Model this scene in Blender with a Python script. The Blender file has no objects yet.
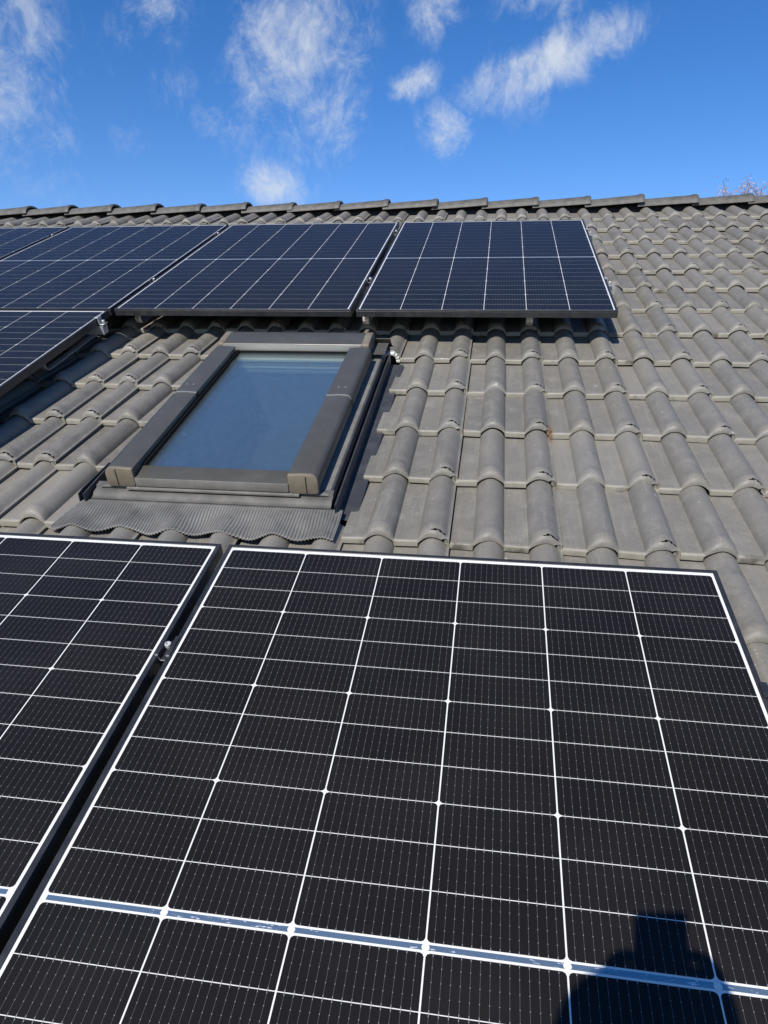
import bpy, bmesh, math, random
import numpy as np
from mathutils import Matrix, Vector

random.seed(7)
rng = np.random.default_rng(11)
SC = bpy.context.scene
COL = SC.collection
PITCH = math.radians(22)
ROOF_H = 5.2
# roof frame: x along the ridge, y up the slope, z away from the roof; z = 0 is the panel glass
M = Matrix.Translation((0, 0, ROOF_H)) @ Matrix.Rotation(PITCH, 4, 'X')

# ------------------------------------------------------------------ camera
cam_d = bpy.data.cameras.new('camera')
cam = bpy.data.objects.new('camera', cam_d)
COL.objects.link(cam)
Rc = Matrix(((0.9887, 0.1435, -0.0439), (-0.0445, 0.5600, 0.8273), (0.1432, -0.8160, 0.5600)))
q = Rc.transposed().to_quaternion()
q.normalize()
CAM_LOCAL = Vector((0.6067, -1.3043, 1.0264))
cam.matrix_world = M @ Matrix.Translation(CAM_LOCAL) @ q.to_matrix().to_4x4()
cam_d.sensor_fit = 'VERTICAL'
cam_d.sensor_height = 36.0
cam_d.lens = 710.1 / 1024 * 36.0
cam_d.clip_start = 0.02
cam_d.clip_end = 6000
SC.camera = cam

# ------------------------------------------------------------------ sun and sky
TO_SUN = (M.to_3x3() @ Vector((-0.235, -0.535, 1.0))).normalized()
sun_el = math.asin(TO_SUN.z)
sun_az = math.atan2(TO_SUN.x, TO_SUN.y)          # clockwise from +Y
sd = bpy.data.lights.new('sun', 'SUN')
sd.energy = 5.0
sd.angle = math.radians(0.5)
sd.color = (1.0, 0.955, 0.89)
sun = bpy.data.objects.new('sun', sd)
COL.objects.link(sun)
sun.rotation_euler = TO_SUN.to_track_quat('Z', 'Y').to_euler()
sun.location = TO_SUN * 50

SC.view_settings.view_transform = 'Standard'
SC.view_settings.look = 'None'
SC.view_settings.exposure = 0.0
SC.view_settings.gamma = 1.0
SC.view_settings.use_curve_mapping = False
SC.cycles.use_denoising = True
SC.cycles.max_bounces = 8


class NT:
    """small helper for building node trees"""
    def __init__(self, tree):
        self.t = tree
        self.t.nodes.clear()

    def n(self, typ, **kw):
        nd = self.t.nodes.new(typ)
        for k, v in kw.items():
            setattr(nd, k, v)
        return nd

    def l(self, a, b):
        self.t.links.new(a, b)

    def _in(self, sock, v):
        if isinstance(v, bpy.types.NodeSocket):
            self.l(v, sock)
        elif v is not None:
            sock.default_value = v

    def math(self, op, a, b=None, c=None, clamp=False):
        nd = self.n('ShaderNodeMath', operation=op, use_clamp=clamp)
        self._in(nd.inputs[0], a)
        self._in(nd.inputs[1], b)
        if c is not None:
            self._in(nd.inputs[2], c)
        return nd.outputs[0]

    def vmath(self, op, a, b=None):
        nd = self.n('ShaderNodeVectorMath', operation=op)
        self._in(nd.inputs[0], a)
        if b is not None:
            self._in(nd.inputs[1], b)
        return nd.outputs['Value'] if op in ('DOT_PRODUCT', 'LENGTH') else nd.outputs[0]

    def mix(self, fac, a, b, blend='MIX'):
        nd = self.n('ShaderNodeMix', data_type='RGBA', blend_type=blend)
        self._in(nd.inputs[0], fac)
        self._in(nd.inputs[6], a)
        self._in(nd.inputs[7], b)
        return nd.outputs[2]

    def noise(self, vec, scale, detail=4.0, rough=0.55, dist=0.0):
        nd = self.n('ShaderNodeTexNoise')
        if vec is not None:
            self.l(vec, nd.inputs['Vector'])
        nd.inputs['Scale'].default_value = scale
        nd.inputs['Detail'].default_value = detail
        nd.inputs['Roughness'].default_value = rough
        nd.inputs['Distortion'].default_value = dist
        return nd.outputs['Fac']

    def ramp(self, fac, lo, hi, a=0.0, b=1.0, smooth=True):
        nd = self.n('ShaderNodeMapRange', interpolation_type='SMOOTHSTEP' if smooth else 'LINEAR')
        self._in(nd.inputs[0], fac)
        nd.inputs[1].default_value = lo
        nd.inputs[2].default_value = hi
        nd.inputs[3].default_value = a
        nd.inputs[4].default_value = b
        return nd.outputs[0]


def direction(az, el):
    a, e = math.radians(az), math.radians(el)
    return Vector((math.sin(a) * math.cos(e), math.cos(a) * math.cos(e), math.sin(e)))


world = bpy.data.worlds.new('World')
SC.world = world
world.use_nodes = True
W = NT(world.node_tree)
sky = W.n('ShaderNodeTexSky', sky_type='NISHITA')
sky.sun_disc = False
sky.sun_elevation = sun_el
sky.sun_rotation = sun_az
sky.altitude = 250
sky.air_density = 0.9
sky.dust_density = 0.05
sky.ozone_density = 2.6
hs = W.n('ShaderNodeHueSaturation')
hs.inputs['Hue'].default_value = 0.5
hs.inputs['Saturation'].default_value = 1.32
hs.inputs['Value'].default_value = 1.22
W.l(sky.outputs[0], hs.inputs['Color'])
skyc = W.mix(1.0, hs.outputs[0], (1.10, 1.0, 1.17, 1), 'MULTIPLY')
tc = W.n('ShaderNodeTexCoord')
dirv = tc.outputs['Generated']
# thin fair-weather clouds: (azimuth, elevation, half width deg, half height deg, tilt deg, strength)
CLOUDS = [(-15.2, 20.4, 5.2, 3.6, 50, 0.95), (-13.0, 17.0, 2.6, 3.4, -25, 0.85), (-17.8, 17.2, 1.6, 2.6, 10, 0.6), (-11.2, 20.2, 1.6, 2.2, -20, 0.6),
          (2.9, 19.8, 5.4, 1.5, 20, 1.1), (0.2, 18.8, 2.8, 1.8, 20, 1.0), (2.3, 17.6, 1.2, 1.4, 0, 0.6),
          (-4.3, 15.9, 1.8, 1.5, -35, 1.1), (-6.6, 18.8, 1.7, 1.1, 25, 0.85), (-5.3, 23.4, 1.6, 2.2, -15, 0.95),
          (2.6, 24.2, 3.6, 2.0, -10, 0.8), (-16.8, 12.2, 2.4, 1.5, -15, 1.0), (-34.0, 18.5, 3.6, 7.5, 12, 0.75),
          (-36.0, 24.0, 5.0, 4.0, 0, 0.7), (-24.8, 22.3, 2.4, 4.4, -35, 0.62), (-21.8, 16.6, 4.2, 1.8, -30, 0.6),
          (-27.0, 14.2, 3.6, 1.2, 0, 0.42), (-20.6, 15.0, 1.2, 1.4, 0, 0.5), (-31, 13, 3, 2, 0, .4), (-8.0, 15.5, 1.6, 1.8, 0, .45),
          (-70, 25, 12, 5, 0, .7), (75, 22, 10, 4, 10, .6), (150, 30, 14, 6, 0, .6)]
mask = None
for az, el, wa, wb, tilt, st in CLOUDS:
    c = direction(az, el)
    right = Vector((math.cos(math.radians(az)), -math.sin(math.radians(az)), 0))
    upv = right.cross(c)
    t = math.radians(tilt)
    e1 = (right * math.cos(t) + upv * math.sin(t)) / math.radians(wa * 1.3)
    e2 = (-right * math.sin(t) + upv * math.cos(t)) / math.radians(wb * 1.3)
    a = W.vmath('DOT_PRODUCT', dirv, tuple(e1))
    b = W.vmath('DOT_PRODUCT', dirv, tuple(e2))
    a2 = W.math('MULTIPLY', W.math('SUBTRACT', a, e1.dot(c)), W.math('SUBTRACT', a, e1.dot(c)))
    r2 = W.math('MULTIPLY_ADD', W.math('SUBTRACT', b, e2.dot(c)), W.math('SUBTRACT', b, e2.dot(c)), a2)
    g = W.math('EXPONENT', W.math('MULTIPLY', r2, -0.9))
    front = W.math('GREATER_THAN', W.vmath('DOT_PRODUCT', dirv, tuple(c)), 0.5)
    g = W.math('MULTIPLY', W.math('MULTIPLY', g, st), front)
    mask = g if mask is None else W.math('MAXIMUM', mask, g)
mp = W.n('ShaderNodeMapping')
mp.inputs['Scale'].default_value = (1.0, 1.0, 0.75)
mp.inputs['Rotation'].default_value = (0.2, 0.3, 0.1)
W.l(dirv, mp.inputs['Vector'])
warp = W.n('ShaderNodeTexNoise')
warp.inputs['Scale'].default_value = 9
warp.inputs['Detail'].default_value = 3
W.l(mp.outputs[0], warp.inputs['Vector'])
wv = W.vmath('MULTIPLY', W.vmath('SUBTRACT', warp.outputs['Color'], (0.5, 0.5, 0.5)), (0.075, 0.075, 0.075))
vv = W.vmath('ADD', mp.outputs[0], wv)
n1 = W.noise(vv, 17, 11, 0.70, 0.12)
n2 = W.noise(vv, 60, 7, 0.66, 0.2)
nn = W.math('MULTIPLY_ADD', n2, 0.35, W.math('MULTIPLY', n1, 0.75))
dens = W.ramp(W.math('ADD', nn, W.math('MULTIPLY', mask, 0.40)), 0.69, 1.16)
dens = W.math('MULTIPLY', W.math('MULTIPLY', dens, W.ramp(mask, 0.06, 0.65)), 0.86)
cl = W.mix(dens, skyc, (7.4, 7.9, 8.4, 1))
bg = W.n('ShaderNodeBackground')
bg.inputs['Strength'].default_value = 0.1
W.l(cl, bg.inputs['Color'])
wo = W.n('ShaderNodeOutputWorld')
W.l(bg.outputs[0], wo.inputs['Surface'])


# ------------------------------------------------------------------ mesh helpers
class MB:
    def __init__(self):
        self.v, self.f, self.m = [], [], []

    def add(self, verts, faces, mi=0):
        o = len(self.v)
        self.v += [tuple(x) for x in verts]
        self.f += [tuple(o + i for i in f) for f in faces]
        self.m += [mi] * len(faces)

    def box(self, x0, x1, y0, y1, z0, z1, mi=0, xf=None):
        vs = [Vector((x, y, z)) for x in (x0, x1) for y in (y0, y1) for z in (z0, z1)]
        if xf is not None:
            vs = [xf @ v for v in vs]
        self.add(vs, [(0, 1, 3, 2), (4, 6, 7, 5), (0, 4, 5, 1), (2, 3, 7, 6), (0, 2, 6, 4), (1, 5, 7, 3)], mi)

    def prism(self, prof, a0, a1, axis='y', mi=0, caps=True):
        """prof: list of 2-D points (the other two axes in order), swept from a0 to a1"""
        n = len(prof)

        def p(u, w, a):
            return (u, a, w) if axis == 'y' else ((a, u, w) if axis == 'x' else (u, w, a))
        vs = [p(u, w, a0) for u, w in prof] + [p(u, w, a1) for u, w in prof]
        fs = [(i, (i + 1) % n, n + (i + 1) % n, n + i) for i in range(n)]
        if caps:
            fs += [tuple(range(n))[::-1], tuple(range(n, 2 * n))]
        self.add(vs, fs, mi)

    def sheet(self, path, a0, a1, th, axis='y', mi=0):
        """an open 2-D path given a thickness th and swept"""
        P = [Vector(p) for p in path]
        N = []
        for i in range(len(P)):
            d = (P[min(i + 1, len(P) - 1)] - P[max(i - 1, 0)]).normalized()
            N.append(Vector((-d.y, d.x)))
        prof = [tuple(p) for p in P] + [tuple(p - n * th) for p, n in reversed(list(zip(P, N)))]
        self.prism(prof, a0, a1, axis, mi)

    def tube(self, pts, rad, seg=8, mi=0):
        pts = [Vector(p) for p in pts]
        rs = rad if isinstance(rad, (list, tuple)) else [rad] * len(pts)
        rings = []
        up = Vector((0.31, 0.52, 0.8))
        for i, p in enumerate(pts):
            d = (pts[min(i + 1, len(pts) - 1)] - pts[max(i - 1, 0)]).normalized()
            a = d.cross(up)
            if a.length < 1e-3:
                a = d.cross(Vector((1, 0, 0)))
            a.normalize()
            b = d.cross(a)
            rings.append([p + (a * math.cos(2 * math.pi * k / seg) + b * math.sin(2 * math.pi * k / seg)) * rs[i] for k in range(seg)])
        vs = [v for r in rings for v in r]
        fs = []
        for i in range(len(pts) - 1):
            for k in range(seg):
                fs.append((i * seg + k, i * seg + (k + 1) % seg, (i + 1) * seg + (k + 1) % seg, (i + 1) * seg + k))
        fs += [tuple(range(seg))[::-1], tuple(range((len(pts) - 1) * seg, len(pts) * seg))]
        self.add(vs, fs, mi)

    def ribbon(self, pts, width, th, wdir=(1, 0, 0), mi=0):
        """flat bar along a 3-D path, its width along wdir"""
        pts = [Vector(p) for p in pts]
        w = Vector(wdir).normalized() * width / 2
        vs = []
        for i, p in enumerate(pts):
            d = (pts[min(i + 1, len(pts) - 1)] - pts[max(i - 1, 0)]).normalized()
            n = d.cross(w).normalized() * th / 2
            vs += [p - w - n, p + w - n, p + w + n, p - w + n]
        fs = []
        for i in range(len(pts) - 1):
            for k in range(4):
                fs.append((4 * i + k, 4 * i + (k + 1) % 4, 4 * i + 4 + (k + 1) % 4, 4 * i + 4 + k))
        e = 4 * (len(pts) - 1)
        fs += [(3, 2, 1, 0), (e, e + 1, e + 2, e + 3)]
        self.add(vs, fs, mi)

    def lathe(self, prof, seg=16, c=(0, 0, 0), mi=0):
        """prof: (radius, z) from bottom to top"""
        vs = [(c[0] + r * math.cos(2 * math.pi * k / seg), c[1] + r * math.sin(2 * math.pi * k / seg), c[2] + z) for r, z in prof for k in range(seg)]
        fs = []
        for i in range(len(prof) - 1):
            for k in range(seg):
                fs.append((i * seg + k, i * seg + (k + 1) % seg, (i + 1) * seg + (k + 1) % seg, (i + 1) * seg + k))
        fs += [tuple(range(seg))[::-1], tuple(range((len(prof) - 1) * seg, len(prof) * seg))]
        self.add(vs, fs, mi)

    def build(self, name, mats, parent=None, bevel=0.0, bseg=2, smooth=38, matrix=None):
        me = bpy.data.meshes.new(name)
        me.from_pydata(self.v, [], self.f)
        if not isinstance(mats, (list, tuple)):
            mats = [mats]
        for m in mats:
            me.materials.append(m)
        me.polygons.foreach_set('material_index', self.m)
        bm = bmesh.new()
        bm.from_mesh(me)
        bmesh.ops.recalc_face_normals(bm, faces=bm.faces)
        if bevel > 0:
            es = [e for e in bm.edges if len(e.link_faces) == 2 and e.calc_face_angle(0) > 0.5]
            bmesh.ops.bevel(bm, geom=es, offset=bevel, segments=bseg, affect='EDGES', profile=0.5, clamp_overlap=True)
        bm.to_mesh(me)
        bm.free()
        if smooth:
            me.polygons.foreach_set('use_smooth', [True] * len(me.polygons))
            me.set_sharp_from_angle(angle=math.radians(smooth))
        me.update()
        return link(name, me, parent, matrix)


def link(name, me, parent=None, matrix=None):
    o = bpy.data.objects.new(name, me)
    COL.objects.link(o)
    if parent is not None:
        o.parent = parent
    if matrix is not None:
        o.matrix_world = matrix
    return o


def tag(o, label=None, cat=None, group=None, kind=None):
    if label:
        o['label'] = label
    if cat:
        o['category'] = cat
    if group:
        o['group'] = group
    if kind:
        o['kind'] = kind
    return o


def thing(name, label, cat, loc=(0, 0, 0), rot=None, group=None, kind=None, frame=True):
    o = bpy.data.objects.new(name, None)
    COL.objects.link(o)
    o.empty_display_size = 0.1
    m = Matrix.Translation(loc)
    if rot is not None:
        m = m @ rot
    o.matrix_world = (M @ m) if frame else m
    return tag(o, label, cat, group, kind)


def copy_tree(o, parent=None):
    c = o.copy()
    COL.objects.link(c)
    if parent is not None:
        c.parent = parent
    for ch in list(o.children):
        copy_tree(ch, c)
    return c


# ------------------------------------------------------------------ materials
def new_mat(name):
    m = bpy.data.materials.new(name)
    m.use_nodes = True
    t = NT(m.node_tree)
    out = t.n('ShaderNodeOutputMaterial')
    return m, t, out


def principled(name, color, rough=0.6, metal=0.0, spec=0.5, coat=0.0, var=0.0, scale=30, bump=0.0, dust=0.0, rvar=0.0):
    m, t, out = new_mat(name)
    b = t.n('ShaderNodeBsdfPrincipled')
    t.l(b.outputs[0], out.inputs[0])
    b.inputs['Roughness'].default_value = rough
    b.inputs['Metallic'].default_value = metal
    b.inputs['Specular IOR Level'].default_value = spec
    b.inputs['Coat Weight'].default_value = coat
    c = (*color, 1)
    tcd = t.n('ShaderNodeTexCoord').outputs['Object']
    col = None
    if var > 0:
        f = t.noise(tcd, scale, 5, 0.6)
        col = t.mix(t.ramp(f, 0.3, 0.7), tuple(x * (1 - var) for x in color) + (1,), tuple(min(1, x * (1 + var)) for x in color) + (1,))
    if dust > 0:
        vz = t.n('ShaderNodeTexVoronoi')
        vz.inputs['Scale'].default_value = 38
        t.l(tcd, vz.inputs['Vector'])
        f2 = t.noise(tcd, 9, 3)
        thr = t.ramp(f2, 0.45, 0.75, 0.0, 0.11)
        spk = t.math('LESS_THAN', vz.outputs['Distance'], thr)
        film = t.ramp(t.noise(tcd, 14, 6, 0.65), 0.45, 0.8, 0, 0.5)
        fac = t.math('MULTIPLY', t.math('MAXIMUM', t.math('MULTIPLY', spk, 0.8), film), dust)
        col = t.mix(fac, col if col is not None else c, (0.45, 0.42, 0.36, 1))
    if col is not None:
        t.l(col, b.inputs['Base Color'])
    else:
        b.inputs['Base Color'].default_value = c
    if rvar > 0:
        t.l(t.ramp(t.noise(tcd, scale * 0.7, 4), 0.3, 0.7, rough - rvar, rough + rvar), b.inputs['Roughness'])
    if bump > 0:
        bp = t.n('ShaderNodeBump')
        bp.inputs['Strength'].default_value = bump
        bp.inputs['Distance'].default_value = 0.002
        t.l(t.noise(tcd, scale * 3, 4), bp.inputs['Height'])
        t.l(bp.outputs[0], b.inputs['Normal'])
    return m


def tile_material():
    m, t, out = new_mat('weathered_concrete_tile')
    b = t.n('ShaderNodeBsdfPrincipled')
    t.l(b.outputs[0], out.inputs[0])
    oc = t.n('ShaderNodeTexCoord').outputs['Object']
    tint = t.n('ShaderNodeAttribute', attribute_name='tint').outputs['Fac']
    edge = t.n('ShaderNodeAttribute', attribute_name='edge').outputs['Fac']
    big = t.noise(oc, 2.3, 5, 0.6)
    mid = t.noise(oc, 21, 6, 0.65)
    fine = t.noise(oc, 150, 4, 0.65)
    base = t.mix(tint, (0.150, 0.136, 0.112, 1), (0.236, 0.214, 0.175, 1))
    base = t.mix(t.ramp(big, 0.35, 0.7, 0, 0.45), base, (0.165, 0.162, 0.152, 1))
    base = t.mix(t.ramp(mid, 0.42, 0.72, 0, 0.42), base, (0.245, 0.228, 0.185, 1))
    base = t.mix(t.ramp(fine, 0.46, 0.74, 0, 0.55), base, (0.27, 0.255, 0.215, 1))
    base = t.mix(t.ramp(t.noise(oc, 330, 2, 0.5), 0.58, 0.78, 0, 0.4), base, (0.085, 0.080, 0.070, 1))
    base = t.mix(t.ramp(t.noise(oc, 4.5, 6, 0.7), 0.55, 0.75, 0, 0.45), base, (0.085, 0.081, 0.070, 1))
    # pale weathered concrete on the exposed lower edges
    em = t.math('MULTIPLY', edge, t.ramp(t.noise(oc, 34, 5, 0.7), 0.25, 0.6, 0.45, 1.0))
    base = t.mix(em, base, (0.325, 0.30, 0.235, 1))
    # dark moss along some lower edges
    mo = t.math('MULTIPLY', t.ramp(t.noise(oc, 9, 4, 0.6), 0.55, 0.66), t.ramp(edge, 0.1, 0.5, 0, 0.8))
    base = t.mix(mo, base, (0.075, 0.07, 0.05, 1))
    # pale lichen spots and droppings
    vz = t.n('ShaderNodeTexVoronoi')
    vz.inputs['Scale'].default_value = 17
    t.l(oc, vz.inputs['Vector'])
    w = t.math('ADD', vz.outputs['Distance'], t.math('MULTIPLY', t.math('SUBTRACT', mid, 0.5), 0.3))
    sp = t.math('MULTIPLY', t.math('LESS_THAN', w, t.ramp(t.noise(oc, 3.1, 2), 0.48, 0.76, 0.0, 0.14)), 0.6)
    base = t.mix(sp, base, (0.46, 0.44, 0.36, 1))
    vs = t.n('ShaderNodeTexVoronoi')
    vs.inputs['Scale'].default_value = 70
    t.l(oc, vs.inputs['Vector'])
    sp2 = t.math('MULTIPLY', t.math('LESS_THAN', vs.outputs['Distance'], t.ramp(t.noise(oc, 5.3, 2), 0.42, 0.72, 0.0, 0.18)), 0.55)
    base = t.mix(sp2, base, (0.40, 0.385, 0.33, 1))
    # dust washed down the slope
    st = t.n('ShaderNodeMapping')
    st.inputs['Scale'].default_value = (60, 5, 20)
    t.l(oc, st.inputs['Vector'])
    sk = t.ramp(t.noise(st.outputs[0], 1.0, 5, 0.6), 0.5, 0.78, 0, 0.42)
    base = t.mix(sk, base, (0.30, 0.28, 0.235, 1))
    base = t.mix(t.ramp(t.noise(oc, 7.5, 5, 0.7), 0.52, 0.72, 0, 0.5), base, (0.29, 0.27, 0.225, 1))
    sx = t.n('ShaderNodeSeparateXYZ')
    t.l(oc, sx.inputs[0])
    rx = t.math('ABSOLUTE', t.math('SUBTRACT', sx.outputs[0], 0.812))
    ry = t.math('ABSOLUTE', t.math('SUBTRACT', sx.outputs[1], 0.955))
    rf = t.math('MULTIPLY', t.ramp(rx, 0.004, 0.016, 1, 0), t.ramp(ry, 0.01, 0.055, 1, 0))
    rf = t.math('MULTIPLY', rf, t.ramp(mid, 0.35, 0.6, 0.3, 0.9))
    base = t.mix(rf, base, (0.19, 0.10, 0.045, 1))
    t.l(base, b.inputs['Base Color'])
    t.l(t.ramp(mid, 0.3, 0.7, 0.46, 0.64), b.inputs['Roughness'])
    b.inputs['Specular IOR Level'].default_value = 0.5
    bp = t.n('ShaderNodeBump')
    bp.inputs['Strength'].default_value = 0.55
    bp.inputs['Distance'].default_value = 0.002
    t.l(t.math('MULTIPLY_ADD', fine, 0.6, t.math('MULTIPLY', mid, 0.8)), bp.inputs['Height'])
    t.l(bp.outputs[0], b.inputs['Normal'])
    return m


MAT_TILE = tile_material()
MAT_DECK = principled('dark_underlay', (0.02, 0.02, 0.022), 0.9)
MAT_BLACK = principled('black_anodised_aluminium', (0.024, 0.025, 0.027), 0.38, 0.0, 0.5, var=0.2, scale=40, dust=0.10, rvar=0.06)
MAT_ALU = principled('bare_aluminium', (0.52, 0.52, 0.50), 0.38, 0.5, 0.5, var=0.08, scale=60)
MAT_STEEL = principled('stainless_steel', (0.66, 0.65, 0.61), 0.42, 0.45, 0.5, var=0.12, scale=50)
MAT_GREYPAINT = principled('grey_lacquered_aluminium', (0.074, 0.071, 0.060), 0.33, 0.0, 0.42, var=0.07, scale=8, dust=0.09, rvar=0.05)
MAT_SASH = principled('dusty_grey_aluminium', (0.175, 0.165, 0.145), 0.5, 0.0, 0.5, var=0.15, scale=18, dust=0.45)
MAT_CAP = principled('faded_plastic_cap', (0.185, 0.155, 0.11), 0.55, 0.0, 0.4, var=0.12, scale=35, dust=0.2)
MAT_RUBBER = principled('black_rubber', (0.010, 0.010, 0.010), 0.9, 0.0, 0.1)
MAT_FLASH = principled('grey_flashing', (0.10, 0.095, 0.083), 0.5, 0.1, 0.5, var=0.18, scale=14, dust=0.2)
MAT_FLASHDARK = principled('dark_flashing', (0.05, 0.052, 0.055), 0.48, 0.1, 0.5, var=0.15, scale=14, dust=0.15)
MAT_APRON = principled('pleated_lead_grey', (0.20, 0.193, 0.175), 0.5, 0.15, 0.5, var=0.2, scale=11, dust=0.4)
MAT_WHITE = principled('white_lining', (0.72, 0.72, 0.69), 0.6)
MAT_BLIND = principled('pale_blind_cloth', (0.88, 0.88, 0.84), 0.8)
MAT_MORTAR = principled('white_mortar', (0.68, 0.66, 0.6), 0.9, var=0.2, scale=60, bump=0.6)


def cell_material():
    m, t, out = new_mat('silicon_cell_under_glass')
    b = t.n('ShaderNodeBsdfPrincipled')
    t.l(b.outputs[0], out.inputs[0])
    oc = t.n('ShaderNodeTexCoord').outputs['Object']
    tint = t.n('ShaderNodeAttribute', attribute_name='tint').outputs['Fac']
    c = t.mix(tint, (0.0085, 0.0074, 0.0070, 1), (0.0100, 0.0085, 0.0074, 1))
    # hair-fine silver fingers printed across every cell
    wv = t.n('ShaderNodeTexWave', wave_type='BANDS', bands_direction='Y', wave_profile='SIN')
    wv.inputs['Scale'].default_value = 210
    t.l(oc, wv.inputs['Vector'])
    c = t.mix(t.ramp(wv.outputs['Fac'], 0.75, 1.0, 0, 0.08), c, (0.10, 0.10, 0.10, 1))
    # thin film of dust
    film = t.ramp(t.noise(oc, 4, 6, 0.6), 0.35, 0.8, 0.0, 0.014)
    c = t.mix(film, c, (0.4, 0.38, 0.34, 1))
    vz = t.n('ShaderNodeTexVoronoi')
    vz.inputs['Scale'].default_value = 55
    t.l(oc, vz.inputs['Vector'])
    spk = t.math('MULTIPLY', t.math('LESS_THAN', vz.outputs['Distance'], t.ramp(t.noise(oc, 6, 2), 0.5, 0.8, 0, 0.055)), 0.5)
    c = t.mix(spk, c, (0.45, 0.43, 0.38, 1))
    t.l(c, b.inputs['Base Color'])
    b.inputs['Roughness'].default_value = 0.42
    b.inputs['Specular IOR Level'].default_value = 0.12
    b.inputs['Coat Weight'].default_value = 0.48
    b.inputs['Coat IOR'].default_value = 1.25
    t.l(t.ramp(t.noise(oc, 7, 4), 0.3, 0.7, 0.05, 0.12), b.inputs['Coat Roughness'])
    return m


def coated(name, color, rough=0.5, metal=0.0, coat_ior=1.27):
    m, t, out = new_mat(name)
    b = t.n('ShaderNodeBsdfPrincipled')
    t.l(b.outputs[0], out.inputs[0])
    b.inputs['Base Color'].default_value = (*color, 1)
    b.inputs['Roughness'].default_value = rough
    b.inputs['Metallic'].default_value = metal
    b.inputs['Coat Weight'].default_value = 1.0
    b.inputs['Coat IOR'].default_value = coat_ior
    b.inputs['Coat Roughness'].default_value = 0.08
    return m


MAT_CELL = cell_material()
MAT_BACK = coated('white_backsheet_under_glass', (0.76, 0.75, 0.70), 0.6)
MAT_BUS = coated('soldered_busbar_wire', (0.13, 0.13, 0.125), 0.5, 0.2)
MAT_PAD = coated('solder_pad', (0.28, 0.275, 0.26), 0.5, 0.1)


def ribbon_material():
    m, t, out = new_mat('tinned_ribbon_under_glass')
    b = t.n('ShaderNodeBsdfPrincipled')
    t.l(b.outputs[0], out.inputs[0])
    oc = t.n('ShaderNodeTexCoord').outputs['Object']
    mpn = t.n('ShaderNodeMapping')
    mpn.inputs['Scale'].default_value = (70, 260, 1)
    t.l(oc, mpn.inputs['Vector'])
    f = t.noise(mpn.outputs[0], 1.0, 3, 0.6)
    g = t.noise(oc, 6, 2)
    spots = t.ramp(t.math('ADD', f, t.math('MULTIPLY', g, 0.35)), 0.78, 0.86)
    t.l(t.mix(spots, (0.46, 0.58, 0.60, 1), (0.85, 0.85, 0.83, 1)), b.inputs['Base Color'])
    b.inputs['Metallic'].default_value = 0.82
    t.l(t.ramp(spots, 0, 1, 0.10, 0.6), b.inputs['Roughness'])
    b.inputs['Coat Weight'].default_value = 1.0
    b.inputs['Coat IOR'].default_value = 1.36
    return m


MAT_RIBBON = ribbon_material()


def pane_material():
    m, t, out = new_mat('coated_window_glass')
    oc = t.n('ShaderNodeTexCoord').outputs['Object']
    tr = t.n('ShaderNodeBsdfTransparent')
    tr.inputs[0].default_value = (0.95, 0.985, 0.99, 1)
    gl = t.n('ShaderNodeBsdfGlossy')
    gl.inputs['Color'].default_value = (0.88, 1.0, 1.0, 1)
    gl.inputs['Roughness'].default_value = 0.015
    ge = t.n('ShaderNodeNewGeometry')
    cs = t.math('ABSOLUTE', t.vmath('DOT_PRODUCT', ge.outputs['Incoming'], ge.outputs['Normal']))
    fac = t.math('MULTIPLY_ADD', t.math('POWER', t.math('SUBTRACT', 1.0, cs), 5.0), 0.80, 0.205)
    mx = t.n('ShaderNodeMixShader')
    t.l(fac, mx.inputs[0])
    t.l(tr.outputs[0], mx.inputs[1])
    t.l(gl.outputs[0], mx.inputs[2])
    vz = t.n('ShaderNodeTexVoronoi')
    vz.inputs['Scale'].default_value = 26
    t.l(oc, vz.inputs['Vector'])
    spk = t.math('MULTIPLY', t.math('LESS_THAN', vz.outputs['Distance'], t.ramp(t.noise(oc, 7, 2), 0.42, 0.75, 0, 0.085)), 0.75)
    film = t.ramp(t.noise(oc, 45, 5, 0.6), 0.3, 0.8, 0.036, 0.054)
    d = t.n('ShaderNodeBsdfDiffuse')
    d.inputs[0].default_value = (0.46, 0.56, 0.58, 1)
    m2 = t.n('ShaderNodeMixShader')
    t.l(t.math('MAXIMUM', spk, film), m2.inputs[0])
    t.l(mx.outputs[0], m2.inputs[1])
    t.l(d.outputs[0], m2.inputs[2])
    t.l(m2.outputs[0], out.inputs[0])
    return m


MAT_PANE = pane_material()

# ------------------------------------------------------------------ ground and house
def ground_material():
    m, t, out = new_mat('lawn_ground')
    b = t.n('ShaderNodeBsdfPrincipled')
    t.l(b.outputs[0], out.inputs[0])
    oc = t.n('ShaderNodeTexCoord').outputs['Object']
    c = t.mix(t.ramp(t.noise(oc, 0.35, 6), 0.35, 0.7), (0.045, 0.07, 0.022, 1), (0.10, 0.105, 0.045, 1))
    c = t.mix(t.ramp(t.noise(oc, 14, 4), 0.4, 0.7, 0, 0.5), c, (0.03, 0.045, 0.014, 1))
    t.l(c, b.inputs['Base Color'])
    b.inputs['Roughness'].default_value = 0.95
    return m


g = MB()
g.add([(-1500, -1500, 0), (1500, -1500, 0), (1500, 1500, 0), (-1500, 1500, 0)], [(0, 1, 2, 3)])
tag(g.build('ground', ground_material(), smooth=0), kind='structure')

X0, X1 = -5.85, 5.03            # roof ends
EAVE = -2.06
RIDGE_Y = 4.70
MAT_RENDER = principled('pale_render', (0.62, 0.60, 0.55), 0.9, var=0.06, scale=6, bump=0.3)


def to_world(x, y, z):
    return M @ Vector((x, y, z))


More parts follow.
